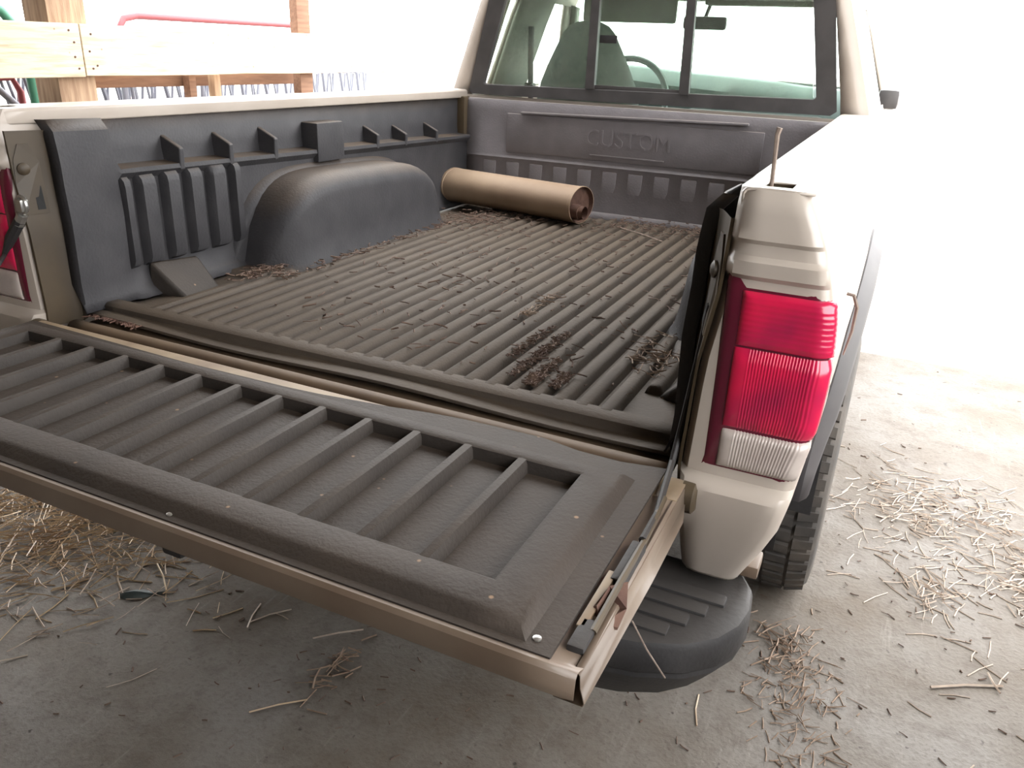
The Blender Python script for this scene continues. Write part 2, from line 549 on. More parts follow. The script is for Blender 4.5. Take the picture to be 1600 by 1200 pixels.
# ---- inner jamb fittings
def jamb(s):
    o = sides[s]
    mb = MB()
    # raised latch striker plate on the slanted jamb
    def J(t, z, off=0.0):   # t 0 (bed side) .. 1 (rear corner)
        xi = interp(XI, z)
        a, b = Vector((0.622, 0.15, z)), Vector((xi + 0.004, 0.068, z))
        p = a.lerp(b, t)
        nrm = Vector((-(b.y - a.y), (b.x - a.x), 0)).normalized()
        if nrm.y > 0: nrm = -nrm
        p += nrm * off
        return (s * p.x, p.y, p.z)
    # brown jamb strip with a pressed bead, over the slanted face
    rows = []
    for k in range(13):
        z = 0.665 + (1.035 - 0.665) * k / 12
        rows.append([J(0.02, z, 0.002), J(0.10, z, 0.006), J(0.18, z, 0.010), J(0.26, z, 0.006), J(0.34, z, 0.003), J(0.6, z, 0.003), J(0.98, z, 0.004), J(1.0, z, 0.0)])
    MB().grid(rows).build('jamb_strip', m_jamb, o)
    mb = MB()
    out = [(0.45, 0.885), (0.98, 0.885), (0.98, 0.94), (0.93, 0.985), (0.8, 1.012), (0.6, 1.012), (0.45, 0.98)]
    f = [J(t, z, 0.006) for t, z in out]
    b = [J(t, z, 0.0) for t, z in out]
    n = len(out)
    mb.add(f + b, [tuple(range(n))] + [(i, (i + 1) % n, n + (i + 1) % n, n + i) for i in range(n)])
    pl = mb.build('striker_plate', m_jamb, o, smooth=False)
    sl = MB()
    q = [J(0.52, 0.893, 0.0075), J(0.68, 0.893, 0.0075), J(0.68, 0.936, 0.0075), J(0.52, 0.936, 0.0075)]
    q2 = [J(0.52, 0.893, 0.005), J(0.68, 0.893, 0.005), J(0.68, 0.936, 0.005), J(0.52, 0.936, 0.005)]
    sl.add(q + q2, [(0, 1, 2, 3), (0, 1, 5, 4), (1, 2, 6, 5), (2, 3, 7, 6), (3, 0, 4, 7)])
    o2 = sl.build('latch_slot_shade', m_slot_shade, o, smooth=False)  # raised dark pad painted as the shaded slot opening
    a, b = Vector(J(0.78, 0.968, 0.004)), Vector(J(0.78, 0.968, 0.014))
    MB().tube([a, a.lerp(b, 0.7), b], [0.011, 0.011, 0.006], 12).build('striker_bolt', m_jamb, o)
    return J
J_R = jamb(1)
J_L = jamb(-1)

# support cable hooked on the left jamb
a = Vector(J_L(0.92, 0.885, 0.006))
mbc = MB()
rows = []
for k in range(14):
    th = 2 * math.pi * k / 14
    rows.append([a + Vector((math.cos(th) * (0.013 + 0.0035 * math.cos(q)), -0.008 + 0.0035 * math.sin(q), 0.02 + math.sin(th) * (0.016 + 0.0035 * math.cos(q)))) for q in [2 * math.pi * i / 6 for i in range(6)]])
mbc.grid(rows, close_u=True, close_v=True)
mbc.box(a.x - 0.008, a.x + 0.008, a.y - 0.016, a.y, a.z + 0.008, a.z + 0.03, 0.002)
mbc.tube([a + Vector((-0.004, -0.008, 0.002)), a + Vector((-0.016, -0.010, -0.018))], 0.010, 8)
ey = mbc.build('cable_eye', m_chrome, truck)
tag(ey, 'bright metal cable eye')
MB().tube([a + Vector((-0.012, -0.009, -0.010)), a + Vector((-0.040, -0.014, -0.045)), a + Vector((-0.062, -0.02, -0.08))], [0.011, 0.011, 0.005], 8).tube(
    [a + Vector((-0.062, -0.02, -0.08)), (-0.655, 0.01, 0.80), (-0.632, -0.12, 0.742), (-0.610, -0.27, 0.702)], 0.004, 8).build('support_cable', m_black, truck)

# ---- tail lamps: patches that follow the rear corner
def lamp_point(s, z, u, off):
    """u: metres measured along the face from x = 0.66, wrapping round the corner"""
    xo = interp(XO, z)
    y0 = 0.062
    r = 0.021
    xs = 0.655
    flat = (xo - r) - xs
    if u < flat:
        return Vector((s * (xs + u), y0 - off, z))
    a = (u - flat) / r
    if a < math.pi / 2:
        return Vector((s * (xo - r + (r + off) * math.sin(a)), y0 + r - (r + off) * math.cos(a), z))
    return Vector((s * (xo + off), y0 + r + (u - flat - r * math.pi / 2), z))

def lamp_patch(s, z0, z1, u0f, u1f, off, flutes=0, nz=8, nu=26, rnd=0.006, hf=0):
    rows = []
    for i in range(nz + 1):
        tz = i / nz
        z = lerp(z0, z1, tz)
        row = []
        for j in range(nu + 1):
            t = j / nu
            e = min(min(t, 1 - t) * 6, min(tz, 1 - tz) * 5, 1.0)
            o_ = off - rnd * (1 - math.sqrt(max(0.0, 1 - (1 - e) ** 2)))
            if flutes and 0.15 < t < 0.85:
                o_ += 0.00045 * (0, 1, 0, -1)[j % 4]
            if hf:
                o_ += 0.0003 * (0, 1, 0, -1)[i % 4]
            row.append(lamp_point(s, z, lerp(u0f(z), u1f(z), t), o_))
        rows.append(row)
    # side walls back to the body
    z = z0
    mb = MB().grid(rows)
    rim = rows[0] + [r[-1] for r in rows[1:]] + rows[-1][::-1][1:] + [r[0] for r in rows[::-1]][1:-1]
    back = []
    for p in rim:
        q = Vector(p)
        q.y += 0.012
        q.x -= s * 0.004
        back.append(q)
    n = len(rim)
    mb.add(list(rim) + back, [(i, (i + 1) % n, n + (i + 1) % n, n + i) for i in range(n)])
    return mb

for s in (1, -1):
    uL = lambda z: 0.004 if z > 0.72 else 0.0
    uH = lambda z: interp([(0.70, 0.126), (0.74, 0.138), (0.80, 0.146), (0.90, 0.146), (0.972, 0.134)], z)
    tl = lamp_patch(s, 0.698, 0.972, uL, uH, 0.003, nz=10).build('tail_lamp', m_bezel, sides[s])
    uA = lambda z: 0.024
    uB = lambda z: interp([(0.717, 0.124), (0.772, 0.136), (0.80, 0.140), (0.90, 0.142), (0.953, 0.134)], z)
    o = lamp_patch(s, 0.884, 0.953, uA, uB, 0.008, nz=40, nu=40, hf=1).build('turn_lens', m_red, sides[s], angle=60)
    tag(o, 'red lens with a horizontal ridge')
    o = lamp_patch(s, 0.775, 0.882, uA, uB, 0.009, flutes=1, nz=10, nu=128).build('brake_lens', m_red, sides[s], angle=60)
    tag(o, 'red lens with fine upright flutes')
    o = lamp_patch(s, 0.717, 0.772, uA, uB, 0.0085, flutes=1, nz=8, nu=112).build('reverse_lens', m_white, sides[s], angle=60)
    tag(o, 'white fluted lens')

# ---- bed floor and liner
liner = MB()
ZF = 0.679
# floor pan from the front to the rear step, turned-down rear flange with a gentle wave
xs = [-0.612 + 1.224 * i / 24 for i in range(25)]
rows = []
for (y, z) in [(1.79, ZF), (1.70, ZF), (0.215, ZF), (0.207, 0.694), (0.180, 0.6945), (0.172, 0.690), (0.170, 0.681), (0.166, 0.679), (0.150, 0.678), (0.142, 0.677), (0.140, 0.672)]:
    rows.append([(x, y, z + (0.0035 * math.sin(x * 9.0 + 0.6) if y < 0.169 else 0.0)) for x in xs])
lin = liner.grid(rows).build('bed_liner', m_floor, truck, solid=0.003)
tag(lin, 'black ribbed drop-in liner dusted with brown dirt')

def round_bar(name, x0, x1, y0, y1, z0, z1, m, parent, top=0.3):
    """a moulded rib running along y: flat-topped with slanted flanks and sloped ends"""
    w = (x1 - x0)
    sec = [(x0, z0), (x0 + w * 0.12, lerp(z0, z1, 0.7)), (x0 + w * 0.24, z1 - 0.0006), (x0 + w * 0.5, z1), (x1 - w * 0.24, z1 - 0.0006), (x1 - w * 0.12, lerp(z0, z1, 0.7)), (x1, z0)]
    rows = []
    e = (z1 - z0) * 0.7
    for y, k in ((y0, 0.0), (y0 + e * 0.5, 0.8), (y0 + e, 1.0), (y1 - e, 1.0), (y1 - e * 0.5, 0.8), (y1, 0.0)):
        rows.append([(x, y, lerp(z0, z, k)) for x, z in sec])
    return MB().grid(rows).build(name, m, parent, angle=50)

for j in range(-0, 27):
    xg = -0.4783 + (j - 1) * 0.0408          # groove left of this rib
    x0, x1 = xg + 0.0042, xg + 0.0408 - 0.0042
    if j == 0: x0 = xg + 0.015
    yf = 1.695 + 0.01 * math.sin(j * 1.7)
    yr = 0.188
    if x0 < -0.44: yr, yf = 0.188, 0.60
    if x1 > 0.46 and j < 26: yf = 0.62
    if x1 > 0.52: yr, yf = 0.33, 0.60
    round_bar('floor_rib', x0, x1, yr, yf, ZF - 0.001, 0.6953, m_floor, lin)

# side panels of the liner
def shelf_z(y): return 0.951 - 0.022 * (y - 0.25)
def side_panel(s):
    ys = [0.128, 0.134, 0.15, 0.25, 0.262, 0.3, 0.5, 0.8, 1.1, 1.4, 1.6, 1.765]
    rows = []
    for y in ys:
        flap = y <= 0.25
        xw = 0.604 if flap else 0.617
        if y < 0.13: xw = 0.622
        sz = shelf_z(y)
        xsb = xw if flap else 0.652
        pts = [(0.585 if not flap else 0.597, 0.682), (0.603 if not flap else 0.603, 0.70), (xw, 0.74), (xw - (0.004 if flap else 0), 0.86), (xw, sz - 0.02)]
        if flap:
            pts += [(xw, sz), (xw, sz + 0.02), (xw + 0.002, sz + 0.045), (xw + 0.006, sz + 0.078), (xw + 0.024, sz + 0.098)]
        else:
            pts += [(0.603, sz - 0.006), (0.604, sz), (0.650, sz + 0.004), (0.654, sz + 0.03), (0.654, 1.045)]
        rows.append([(s * x, y, z) for x, z in pts])
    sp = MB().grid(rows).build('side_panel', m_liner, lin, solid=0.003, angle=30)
    # upright moulded ribs behind the wheel well
    slots = [0.287, 0.354, 0.418, 0.484, 0.557]
    edges = [0.262] + slots + [0.61]
    for i in range(6):
        a = edges[i] + (0.009 if i else -0.006)
        b = edges[i + 1] - (0.009 if i < 5 else 0.018)
        w = b - a
        rows = []
        for z, k in ((0.742, 0.0), (0.752, 0.8), (0.765, 1.0), (0.915, 1.0), (0.928, 0.9), (0.936, 0.6)):
            rows.append([(s * lerp(0.619, x, max(k, 0.05)), y, z) for x, y in ((0.619, a), (0.600, a + w * 0.06), (0.592, a + w * 0.16), (0.592, b - w * 0.16), (0.600, b - w * 0.06), (0.619, b))])
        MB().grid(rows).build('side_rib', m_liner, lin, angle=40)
    # dividers on the shelf
    for y, h in ((0.422, 0.036), (0.572, 0.036), (0.727, 0.042), (1.177, 0.03), (1.333, 0.026), (1.525, 0.028)):
        z = shelf_z(y)
        poly = [(s * 0.656, y - 0.007, z - 0.002), (s * 0.600, y - 0.007, z - 0.012), (s * 0.598, y - 0.007, z + h * 0.9), (s * 0.602, y - 0.007, z + h), (s * 0.656, y - 0.007, z + h + 0.024)]
        MB().extrude_poly(poly, (0, 0.014, 0)).build('shelf_divider', m_liner, lin, smooth=False, bevel=0.003)
    z = shelf_z(0.95)
    MB().box(s * 0.597, s * 0.658, 0.888, 1.006, z - 0.03, z + 0.072, 0.006).build('shelf_post', m_liner, lin)
    # sloping corner gusset at the foot of the side
    P = [(0.606, 0.30, 0.755), (0.606, 0.44, 0.742), (0.525, 0.325, 0.672), (0.535, 0.435, 0.672), (0.616, 0.30, 0.672), (0.616, 0.44, 0.672)]
    mb = MB().add([(s * x, y, z) for x, y, z in P], [(0, 1, 3, 2), (0, 2, 4), (1, 5, 3), (0, 4, 5, 1), (2, 3, 5, 4)])
    mb.build('corner_gusset', m_tgliner, lin, bevel=0.008)
    # wheel well: rounded hump growing out of wall and floor, with a moulded ring behind it
    def hump(y0, y1, W, H0, H1, flare, xw):
        rows = []
        n = 30
        for i in range(n + 1):
            t = i / n
            y = lerp(y0, y1, t)
            k = min(1.0, max(0.0, 1 - abs(2 * t - 1) ** 4.6)) ** 0.60
            top = lerp(H0, H1, t)
            h = 0.679 + (top - 0.679) * k
            w = W * (0.55 + 0.45 * min(1.0, k * 1.25))
            row = [(s * xw, y, h)]
            steps = 9
            rr = min(0.055, (h - 0.679) * 0.6 + 0.001)
            xin = xw - w
            row.append((s * lerp(xw, xin + rr, 0.5), y, h))
            for q in range(steps + 1):
                a = math.pi / 2 * q / steps
                row.append((s * (xin + rr - rr * math.sin(a)), y, h - rr + rr * math.cos(a)))
            zb = h - rr
            row.append((s * (xin - 0.25 * flare), y, lerp(zb, 0.679, 0.5)))
            row.append((s * (xin - 0.55 * flare), y, lerp(zb, 0.679, 0.85)))
            row.append((s * (xin - flare), y, 0.6795))
            rows.append(row)
        return MB().grid(rows)
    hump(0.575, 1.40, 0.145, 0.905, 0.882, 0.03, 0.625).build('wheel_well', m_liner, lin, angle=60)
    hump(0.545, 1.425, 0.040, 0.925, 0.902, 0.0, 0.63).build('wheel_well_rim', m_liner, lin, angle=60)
    # flat moulded foot round the well
    rows = []
    for i in range(25):
        a = math.pi * i / 24
        rows.append([(s * (0.60 - 0.165 * math.sin(a) ** 0.5), 0.98 - 0.475 * math.cos(a), 0.6795), (s * (0.60 - 0.150 * math.sin(a) ** 0.5), 0.98 - 0.455 * math.cos(a), 0.690), (s * 0.6, 0.98 - 0.40 * math.cos(a), 0.690)])
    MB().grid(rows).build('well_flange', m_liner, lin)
for s in (1, -1):
    side_panel(s)

# headboard
rows = []
def headboard_row(z, y): return [(-0.640 + 1.270 * i / 16, y, z) for i in range(17)]
prof = [(0.679, 1.745), (0.70, 1.765), (0.84, 1.776), (0.852, 1.770), (0.862, 1.776), (1.01, 1.778), (1.036, 1.781), (1.046, 1.785), (1.047, 1.80)]
hb = MB().grid([headboard_row(z, y) for z, y in prof]).build('headboard', m_head_haze, lin, solid=0.003)
MB().box(-0.405, 0.378, 1.764, 1.786, 1.012, 1.020, 0.003, rot=Matrix.Rotation(math.radians(-1.2), 3, 'Y')).build('headboard_bead', m_head_haze, lin)
for k in range(13):
    x = -0.55 + k * 0.092
    round_bar('headboard_rib', x, x + 0.05, -0.5, -0.4, 0, 0.01, m_liner, lin) if False else None
    MB().box(x, x + 0.052, 1.7705, 1.785, 0.712, 0.838, 0.006).build('headboard_rib', m_head_haze, lin)
MB().box(-0.46, 0.43, 1.772, 1.785, 0.872, 1.004, 0.004).build('name_panel', m_head_haze, lin)

def text_obj(name, body, size, loc, m, parent, extr=0.0025, sx=1.0, rotz=0.0, roty=0.0):
    cu = bpy.data.curves.new(name, 'FONT')
    cu.body = body
    cu.size = size
    cu.extrude = extr
    cu.align_x = 'CENTER'
    cu.align_y = 'CENTER'
    cu.space_character = 1.05
    ob = bpy.data.objects.new(name, cu)
    COL.objects.link(ob)
    bpy.context.view_layer.update()
    dg = bpy.context.evaluated_depsgraph_get()
    me = bpy.data.meshes.new_from_object(ob.evaluated_get(dg))
    bpy.data.objects.remove(ob)
    me.name = name
    me.transform(Matrix.Rotation(math.radians(90), 4, 'X') @ Matrix.Scale(sx, 4, (1, 0, 0)))
    me.materials.clear()
    me.materials.append(m)
    o = bpy.data.objects.new(name, me)
    COL.objects.link(o)
    o.parent = parent
    o.location = Vector(loc) - ORG[parent.name]
    o.rotation_euler = (0, roty, 0)
    ORG[o.name] = Vector(loc)
    return o
text_obj('embossed_lettering', 'CUSTOM', 0.078, (-0.010, 1.7705, 0.943), m_head_haze, lin, 0.0013, 0.92)
MB().box(-0.14, 0.12, 1.769, 1.774, 0.886, 0.891, 0.001).build('lettering_underline', m_head_haze, lin)

# bare metal front corner posts of the bed and rear sill
for s in (1, -1):
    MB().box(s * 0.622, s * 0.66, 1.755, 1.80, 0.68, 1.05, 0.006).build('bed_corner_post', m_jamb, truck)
rows = []
for k in range(9):
    a = math.radians(-10 + 200 * k / 8)
    rows.append([(x, 0.110 + 0.018 * math.cos(a), 0.660 + 0.013 * math.sin(a)) for x in xs])
mb = MB().grid(rows)
mb.grid([[(x, y, z) for x in xs] for y, z in ((0.128, 0.657), (0.150, 0.66), (0.20, 0.66))])
mb.grid([[(x, y, z) for x in xs] for y, z in ((0.092, 0.656), (0.085, 0.60), (0.083, 0.50))])
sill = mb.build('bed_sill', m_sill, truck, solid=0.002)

# ---- tailgate, lowered
tg = MB()
TX0, TX1 = -0.618, 0.648
prof = [(0.056, 0.676), (0.051, 0.6855), (0.04, 0.688), (-0.345, 0.690), (-0.356, 0.696), (-0.3625, 0.698), (-0.367, 0.694), (-0.369, 0.680), (-0.368, 0.669), (-0.358, 0.664), (0.0, 0.645), (0.04, 0.650)]
rows = []
xs_t = [TX0 + (TX1 - TX0) * i / 20 for i in range(21)]
for y, z in prof:
    rows.append([(x, y, z) for x in xs_t])
tg.grid(rows, close_v=True)
# right and left closing flange: side skin sloping out to a sharp outer edge
for s, X in ((1, TX1), (-1, TX0)):
    f = []
    rows = [[(X - s * 0.006, y, z) for y, z in ((0.03, 0.6885), (-0.15, 0.690), (-0.352, 0.692))],
            [(X + s * 0.001, y, z) for y, z in ((0.03, 0.686), (-0.15, 0.687), (-0.356, 0.690))],
            [(X + s * 0.004, y, z) for y, z in ((0.03, 0.668), (-0.15, 0.668), (-0.362, 0.682))],
            [(X + s * 0.012, y, z) for y, z in ((-0.01, 0.661), (-0.15, 0.661), (-0.372, 0.676))],
            [(X + s * 0.010, y, z) for y, z in ((0.0, 0.655), (-0.15, 0.655), (-0.372, 0.672))],
            [(X - s * 0.02, y, z) for y, z in ((0.0, 0.642), (-0.15, 0.645), (-0.366, 0.666))]]
    tg.grid(rows)
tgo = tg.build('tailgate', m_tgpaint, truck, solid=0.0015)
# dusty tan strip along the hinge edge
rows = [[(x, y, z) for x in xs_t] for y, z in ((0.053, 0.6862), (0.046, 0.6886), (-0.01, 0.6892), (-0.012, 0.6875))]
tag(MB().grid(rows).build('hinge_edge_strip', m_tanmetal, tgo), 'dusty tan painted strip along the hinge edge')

# moulded tailgate liner: flange, raised frame, pocket floor
LX0, LX1 = -0.605, 0.618
def far_edge(x):   # wavy far edge
    return interp([(-0.62, 0.024), (-0.5, 0.020), (-0.2, 0.010), (0.04, 0.014), (0.2, 0.034), (0.28, 0.050), (0.45, 0.054), (0.50, 0.040), (0.55, 0.038), (0.60, 0.052), (0.65, 0.05)], x)
FX0, FX1, FYN, FYF = -0.560, 0.578, -0.335, -0.012
IX0, IX1, IYN, IYF = -0.528, 0.528, -0.288, -0.040
def ring(x0, x1, y0, y1, z, n=20):
    p = []
    for i in range(n): p.append((lerp(x0, x1, i / n), y0, z))
    for i in range(6): p.append((x1, lerp(y0, y1, i / 6), z))
    for i in range(n): p.append((lerp(x1, x0, i / n), y1, z))
    for i in range(6): p.append((x0, lerp(y1, y0, i / 6), z))
    return p
ro = ring(LX0, LX1, -0.355, 0.0, 0.6935)
ro = [(x, far_edge(x) if abs(y) < 1e-6 else y, z) for x, y, z in ro]
rt = [(x, y, 0.6975) for x, y, z in ro]
rf0 = ring(FX0 - 0.012, FX1 + 0.012, FYN - 0.012, FYF + 0.010, 0.6985)
rf1 = ring(FX0, FX1, FYN, FYF, 0.7085)
rf2 = ring(FX0 + 0.006, FX1 - 0.006, FYN + 0.006, FYF - 0.004, 0.7105)
ri0 = ring(IX0 - 0.004, IX1 + 0.004, IYN - 0.004, IYF + 0.004, 0.7105)
ri1 = ring(IX0, IX1, IYN, IYF, 0.7085)
ri2 = ring(IX0 + 0.004, IX1 - 0.004, IYN + 0.004, IYF - 0.004, 0.6925)
mb = MB().grid([ro, rt, rf0, rf1, rf2, ri0, ri1, ri2], close_u=True)
o_ = len(mb.v) - len(ri2)
mb.f.append(tuple(range(o_, len(mb.v))))
tl = mb.build('tailgate_liner', m_tgliner, tgo, angle=30)
for i in range(1, 13):
    x = (i - 6.5) * 0.0812
    round_bar('tailgate_rib', x - 0.0125, x + 0.0095, IYN - 0.015, IYF + 0.015, 0.6915, 0.7098, m_tgliner, tgo)
# screws on the liner flange
for p in ((0.598, -0.338), (0.14, -0.345), (-0.28, -0.345)):
    MB().tube([(p[0], p[1], 0.697), (p[0], p[1], 0.6995), (p[0], p[1], 0.7005)], [0.0045, 0.0045, 0.002], 10).build('liner_screw', m_chrome, tgo)
# latch parts in the right-hand edge
MB().box(0.622, 0.632, -0.30, -0.20, 0.689, 0.697, 0.002).build('latch_plate', m_tanmetal, tgo)
MB().box(0.628, 0.645, -0.215, -0.135, 0.686, 0.699, 0.003).build('latch_housing', m_black, tgo)
MB().box(0.624, 0.642, -0.330, -0.285, 0.686, 0.697, 0.003).build('latch_bracket', m_black, tgo)
MB().add([(0.634, -0.235, 0.703), (0.648, -0.215, 0.700), (0.657, -0.245, 0.690), (0.655, -0.265, 0.680), (0.640, -0.275, 0.686), (0.632, -0.268, 0.700), (0.645, -0.245, 0.684)],
         [(0, 1, 2, 6), (2, 3, 4, 6), (4, 5, 0, 6), (0, 5, 6)]).build('rusty_bracket', m_rust, tgo, smooth=False, solid=0.004)
MB().tube([(0.640, -0.30, 0.694), (0.641, -0.22, 0.700), (0.640, -0.12, 0.696), (0.634, -0.02, 0.694)], 0.004, 8).build('latch_rod', m_jamb, tgo)
MB().box(0.125, 0.155, -0.352, -0.318, 0.644, 0.668, 0.004).build('bump_stop', m_black, tgo)
# hinge cup on each end
for s, X in ((1, 0.648), (-1, -0.620)):
    MB().tube([(X - s * 0.004, 0.045, 0.668), (X + s * 0.012, 0.045, 0.668), (X + s * 0.016, 0.045, 0.668)], [0.022, 0.022, 0.016], 16).build('hinge_cup', m_jamb, truck)
    # loose support cable lying down the jamb on the right
MB().tube([(0.640, 0.075, 0.925), (0.630, 0.10, 0.85), (0.622, 0.10, 0.76), (0.622, 0.06, 0.706), (0.628, 0.0, 0.695), (0.636, -0.06, 0.694), (0.638, -0.13, 0.698)], 0.0045, 8).build('support_cable', m_black, truck)

# ---- rear bumper
def bumper():
    rows = []
    # outline in plan of the step edge, right end rounds forward
    right = [(0.0, -0.105), (0.25, -0.105), (0.45, -0.10), (0.56, -0.092), (0.64, -0.075), (0.695, -0.050), (0.730, -0.018), (0.750, 0.02), (0.757, 0.06), (0.752, 0.11), (0.735, 0.14)]
    line = [(-x, y) for x, y in right[::-1]] + right[1:]
    def off(z, d, zz): return [(x * (1 - d * 0.8 / 0.75), y + d * (1.0 if y < 0.1 else 0.2), zz) for x, y in line]
    prof = [(0.030, 0.508), (0.012, 0.509), (0.004, 0.506), (0.0, 0.498), (0.0, 0.462), (0.005, 0.455), (0.004, 0.448), (0.02, 0.42), (0.05, 0.37), (0.075, 0.345), (0.12, 0.34)]
    for d, z in prof: rows.append(off(0, d, z))
    b = MB().grid(rows)
    # step pad top
    top = [(x * (1 - 0.03 * 0.8 / 0.75), y + 0.03 * (1.0 if y < 0.1 else 0.2), 0.508) for x, y in line]
    inn = [(x * 0.96, 0.135, 0.508) for x, y, z in top]
    b.grid([top, [(p[0], lerp(p[1], 0.135, 0.5), 0.508) for p in top], inn])
    o = b.build('rear_bumper', m_black, truck, angle=40)
    for k in range(4):
        y = -0.035 + k * 0.032
        x1 = 0.665 + k * 0.019
        MB().box(0.40, x1, y - 0.0125, y + 0.0125, 0.505, 0.5125, 0.0035).build('step_tread', m_black, o)
        MB().box(-x1, -0.40, y - 0.0125, y + 0.0125, 0.505, 0.5125, 0.0035).build('step_tread', m_black, o)
    for s in (1, -1):
        MB().box(s * 0.705, s * 0.752, 0.125, 0.175, 0.515, 0.535, 0.004).build('bumper_end_tab', m_tgpaint, o)
    return o
bump = bumper()

# ---- wheels
def wheel(s, y, cx=0.722):
    R, hw = 0.338, 0.098
    rows = []
    prof = [(-hw, R - 0.12), (-hw - 0.008, R - 0.07), (-hw - 0.002, R - 0.03), (-hw + 0.012, R - 0.012), (-hw + 0.03, R - 0.008), (0, R - 0.007), (hw - 0.03, R - 0.008), (hw - 0.012, R - 0.012), (hw + 0.002, R - 0.03), (hw + 0.008, R - 0.07), (hw, R - 0.12)]
    n = 56
    for k in range(n):
        a = 2 * math.pi * k / n
        rows.append([(s * (cx + x), y + r * math.cos(a), R + r * math.sin(a)) for x, r in prof])
    t = MB().grid(rows, close_v=True)
    # tread blocks: four rows, staggered
    for k in range(n):
        for (xa, xb, ph, r0) in ((-hw + 0.004, -0.055, 0.0, R - 0.016), (-0.048, -0.004, 0.5, R - 0.009), (0.004, 0.048, 0.0, R - 0.009), (0.055, hw - 0.004, 0.5, R - 0.016)):
            a0 = 2 * math.pi * (k + ph) / n
            a1 = a0 + 2 * math.pi / n * 0.74
            vs = []
            for r_, da in ((r0, 0.0), (R, 0.008)):
                for (xx, aa) in ((xa, a0 + da), (xb, a0 + da), (xb, a1 - da), (xa, a1 - da)):
                    edge = (0.011 if (r_ == R and abs(xx) > hw - 0.006) else 0.0)
                    vs.append((s * (cx + xx), y + (r_ - edge) * math.cos(aa), R + (r_ - edge) * math.sin(aa)))
            t.add(vs, [(4, 5, 6, 7), (0, 1, 5, 4), (1, 2, 6, 5), (2, 3, 7, 6), (3, 0, 4, 7)])
    ty = t.build('tyre', m_rubber, truck, angle=30)
    MB().tube([(s * (cx - 0.08), y, R), (s * (cx + 0.06), y, R), (s * (cx + 0.075), y, R)], [R - 0.118, R - 0.118, R - 0.15], 36).build('wheel_rim', m_chrome, ty)
    return ty
for s in (1, -1):
    wheel(s, AXY)
# mud flap / splash guard ahead of the bumper, seen between fender and tyre
for s in (1, -1):
    rows = [[(s * x, y, z) for x in (0.60, 0.68, 0.745)] for y, z in ((0.62, 0.62), (0.60, 0.50), (0.60, 0.36), (0.61, 0.27))]
    MB().grid(rows).build('splash_guard', m_black, truck, solid=0.006)
# chassis: frame rails, rear axle and front wheels hidden under the body
MB().box(-0.42, -0.34, -0.02, 4.2, 0.42, 0.56, 0.01).box(0.34, 0.42, -0.02, 4.2, 0.42, 0.56, 0.01).tube([(-0.62, AXY, 0.338), (0.62, AXY, 0.338)], 0.05, 12).tube([(-0.62, 3.72, 0.338), (0.62, 3.72, 0.338)], 0.05, 12).build('chassis', m_black, truck)
for s in (1, -1):
    wheel(s, 3.72, 0.62)

# ---- cab
YB = 1.83
cabm = MB()
def cab_x(z): return interp([(0.45, 0.70), (0.7, 0.752), (1.03, 0.742), (1.37, 0.622), (1.45, 0.585), (1.50, 0.52), (1.52, 0.40)], z)
# rear wall with the window opening left out
def wx(z): return interp([(1.07, 0.636), (1.44, 0.548)], z)
zs_lo = [0.45, 0.7, 0.9, 1.03, 1.055]
zs_mid = [1.055, 1.12, 1.2, 1.3, 1.38, 1.44]
zs_hi = [1.44, 1.47, 1.50, 1.52]
def edge(x, s, z):
    # rounded rear corner of the cab
    c = cab_x(z)
    return [(s * (c - 0.04), YB, z), (s * (c - 0.012), YB + 0.012, z), (s * c, YB + 0.045, z)]
for s in (1, -1):
    cabm.grid([[(s * wx(z), YB, z)] + edge(0, s, z) for z in zs_mid])
    cabm.grid([[(0, YB, z)] + edge(0, s, z) for z in zs_lo])
    cabm.grid([[(0, YB, z)] + edge(0, s, z) for z in zs_hi])
    # side: sill panel below the windows
    ys = [YB + 0.045, 2.0, 2.4, 2.8, 3.05]
    cabm.grid([[(s * cab_x(z), y, z) for y in ys] for z in (0.45, 0.7, 0.9, 1.03, 1.06)])
    # pillars
    def pil(ya0, yb0, ya1, yb1, z0=1.06, z1=1.40):
        cabm.grid([[(s * cab_x(z), lerp(ya0, ya1, t), z), (s * cab_x(z), lerp(yb0, yb1, t), z)] for t, z in ((k / 5, lerp(z0, z1, k / 5)) for k in range(6))])
    pil(YB + 0.045, 2.088, YB + 0.045, 2.068)
    pil(2.125, 2.45, 2.134, 2.43)
    pil(2.86, 3.10, 2.60, 2.70)
    cabm.grid([[(s * cab_x(z), y, z) for y in (YB + 0.045, 2.2, 2.5, 2.72)] for z in (1.40, 1.45, 1.50, 1.52)])
    cabm.grid([[(s * cab_x(z), y, z) for y in (2.50, 2.66)] for z in (1.06, 1.075)])
cabm.grid([[(x, y, 1.52 + 0.012 * (1 - (x / 0.4) ** 2)) for x in (-0.4, -0.2, 0, 0.2, 0.4)] for y in (YB, YB + 0.05, 2.3, 2.72)])
cab = cabm.build('cab', m_paint, truck, solid=0.012)
# inner trim: B pillars, headlining
for s in (1, -1):
    MB().grid([[(s * (cab_x(z) - 0.02), y, z) for y in (2.128, 2.2, 2.3, 2.43)] for z in (1.02, 1.12, 1.22, 1.32, 1.42)]).build('door_pillar_trim', m_inner, cab, solid=0.015)
    MB().grid([[(s * (cab_x(z) - 0.015), y + (1.4 - z) * 0.9, z) for y in (2.66, 2.72)] for z in (1.06, 1.2, 1.3, 1.4)]).build('windscreen_pillar_trim', m_inner, cab, solid=0.02)
MB().box(-0.53, 0.53, 1.87, 2.70, 1.425, 1.450, 0.01).build('headlining', m_inner, cab)
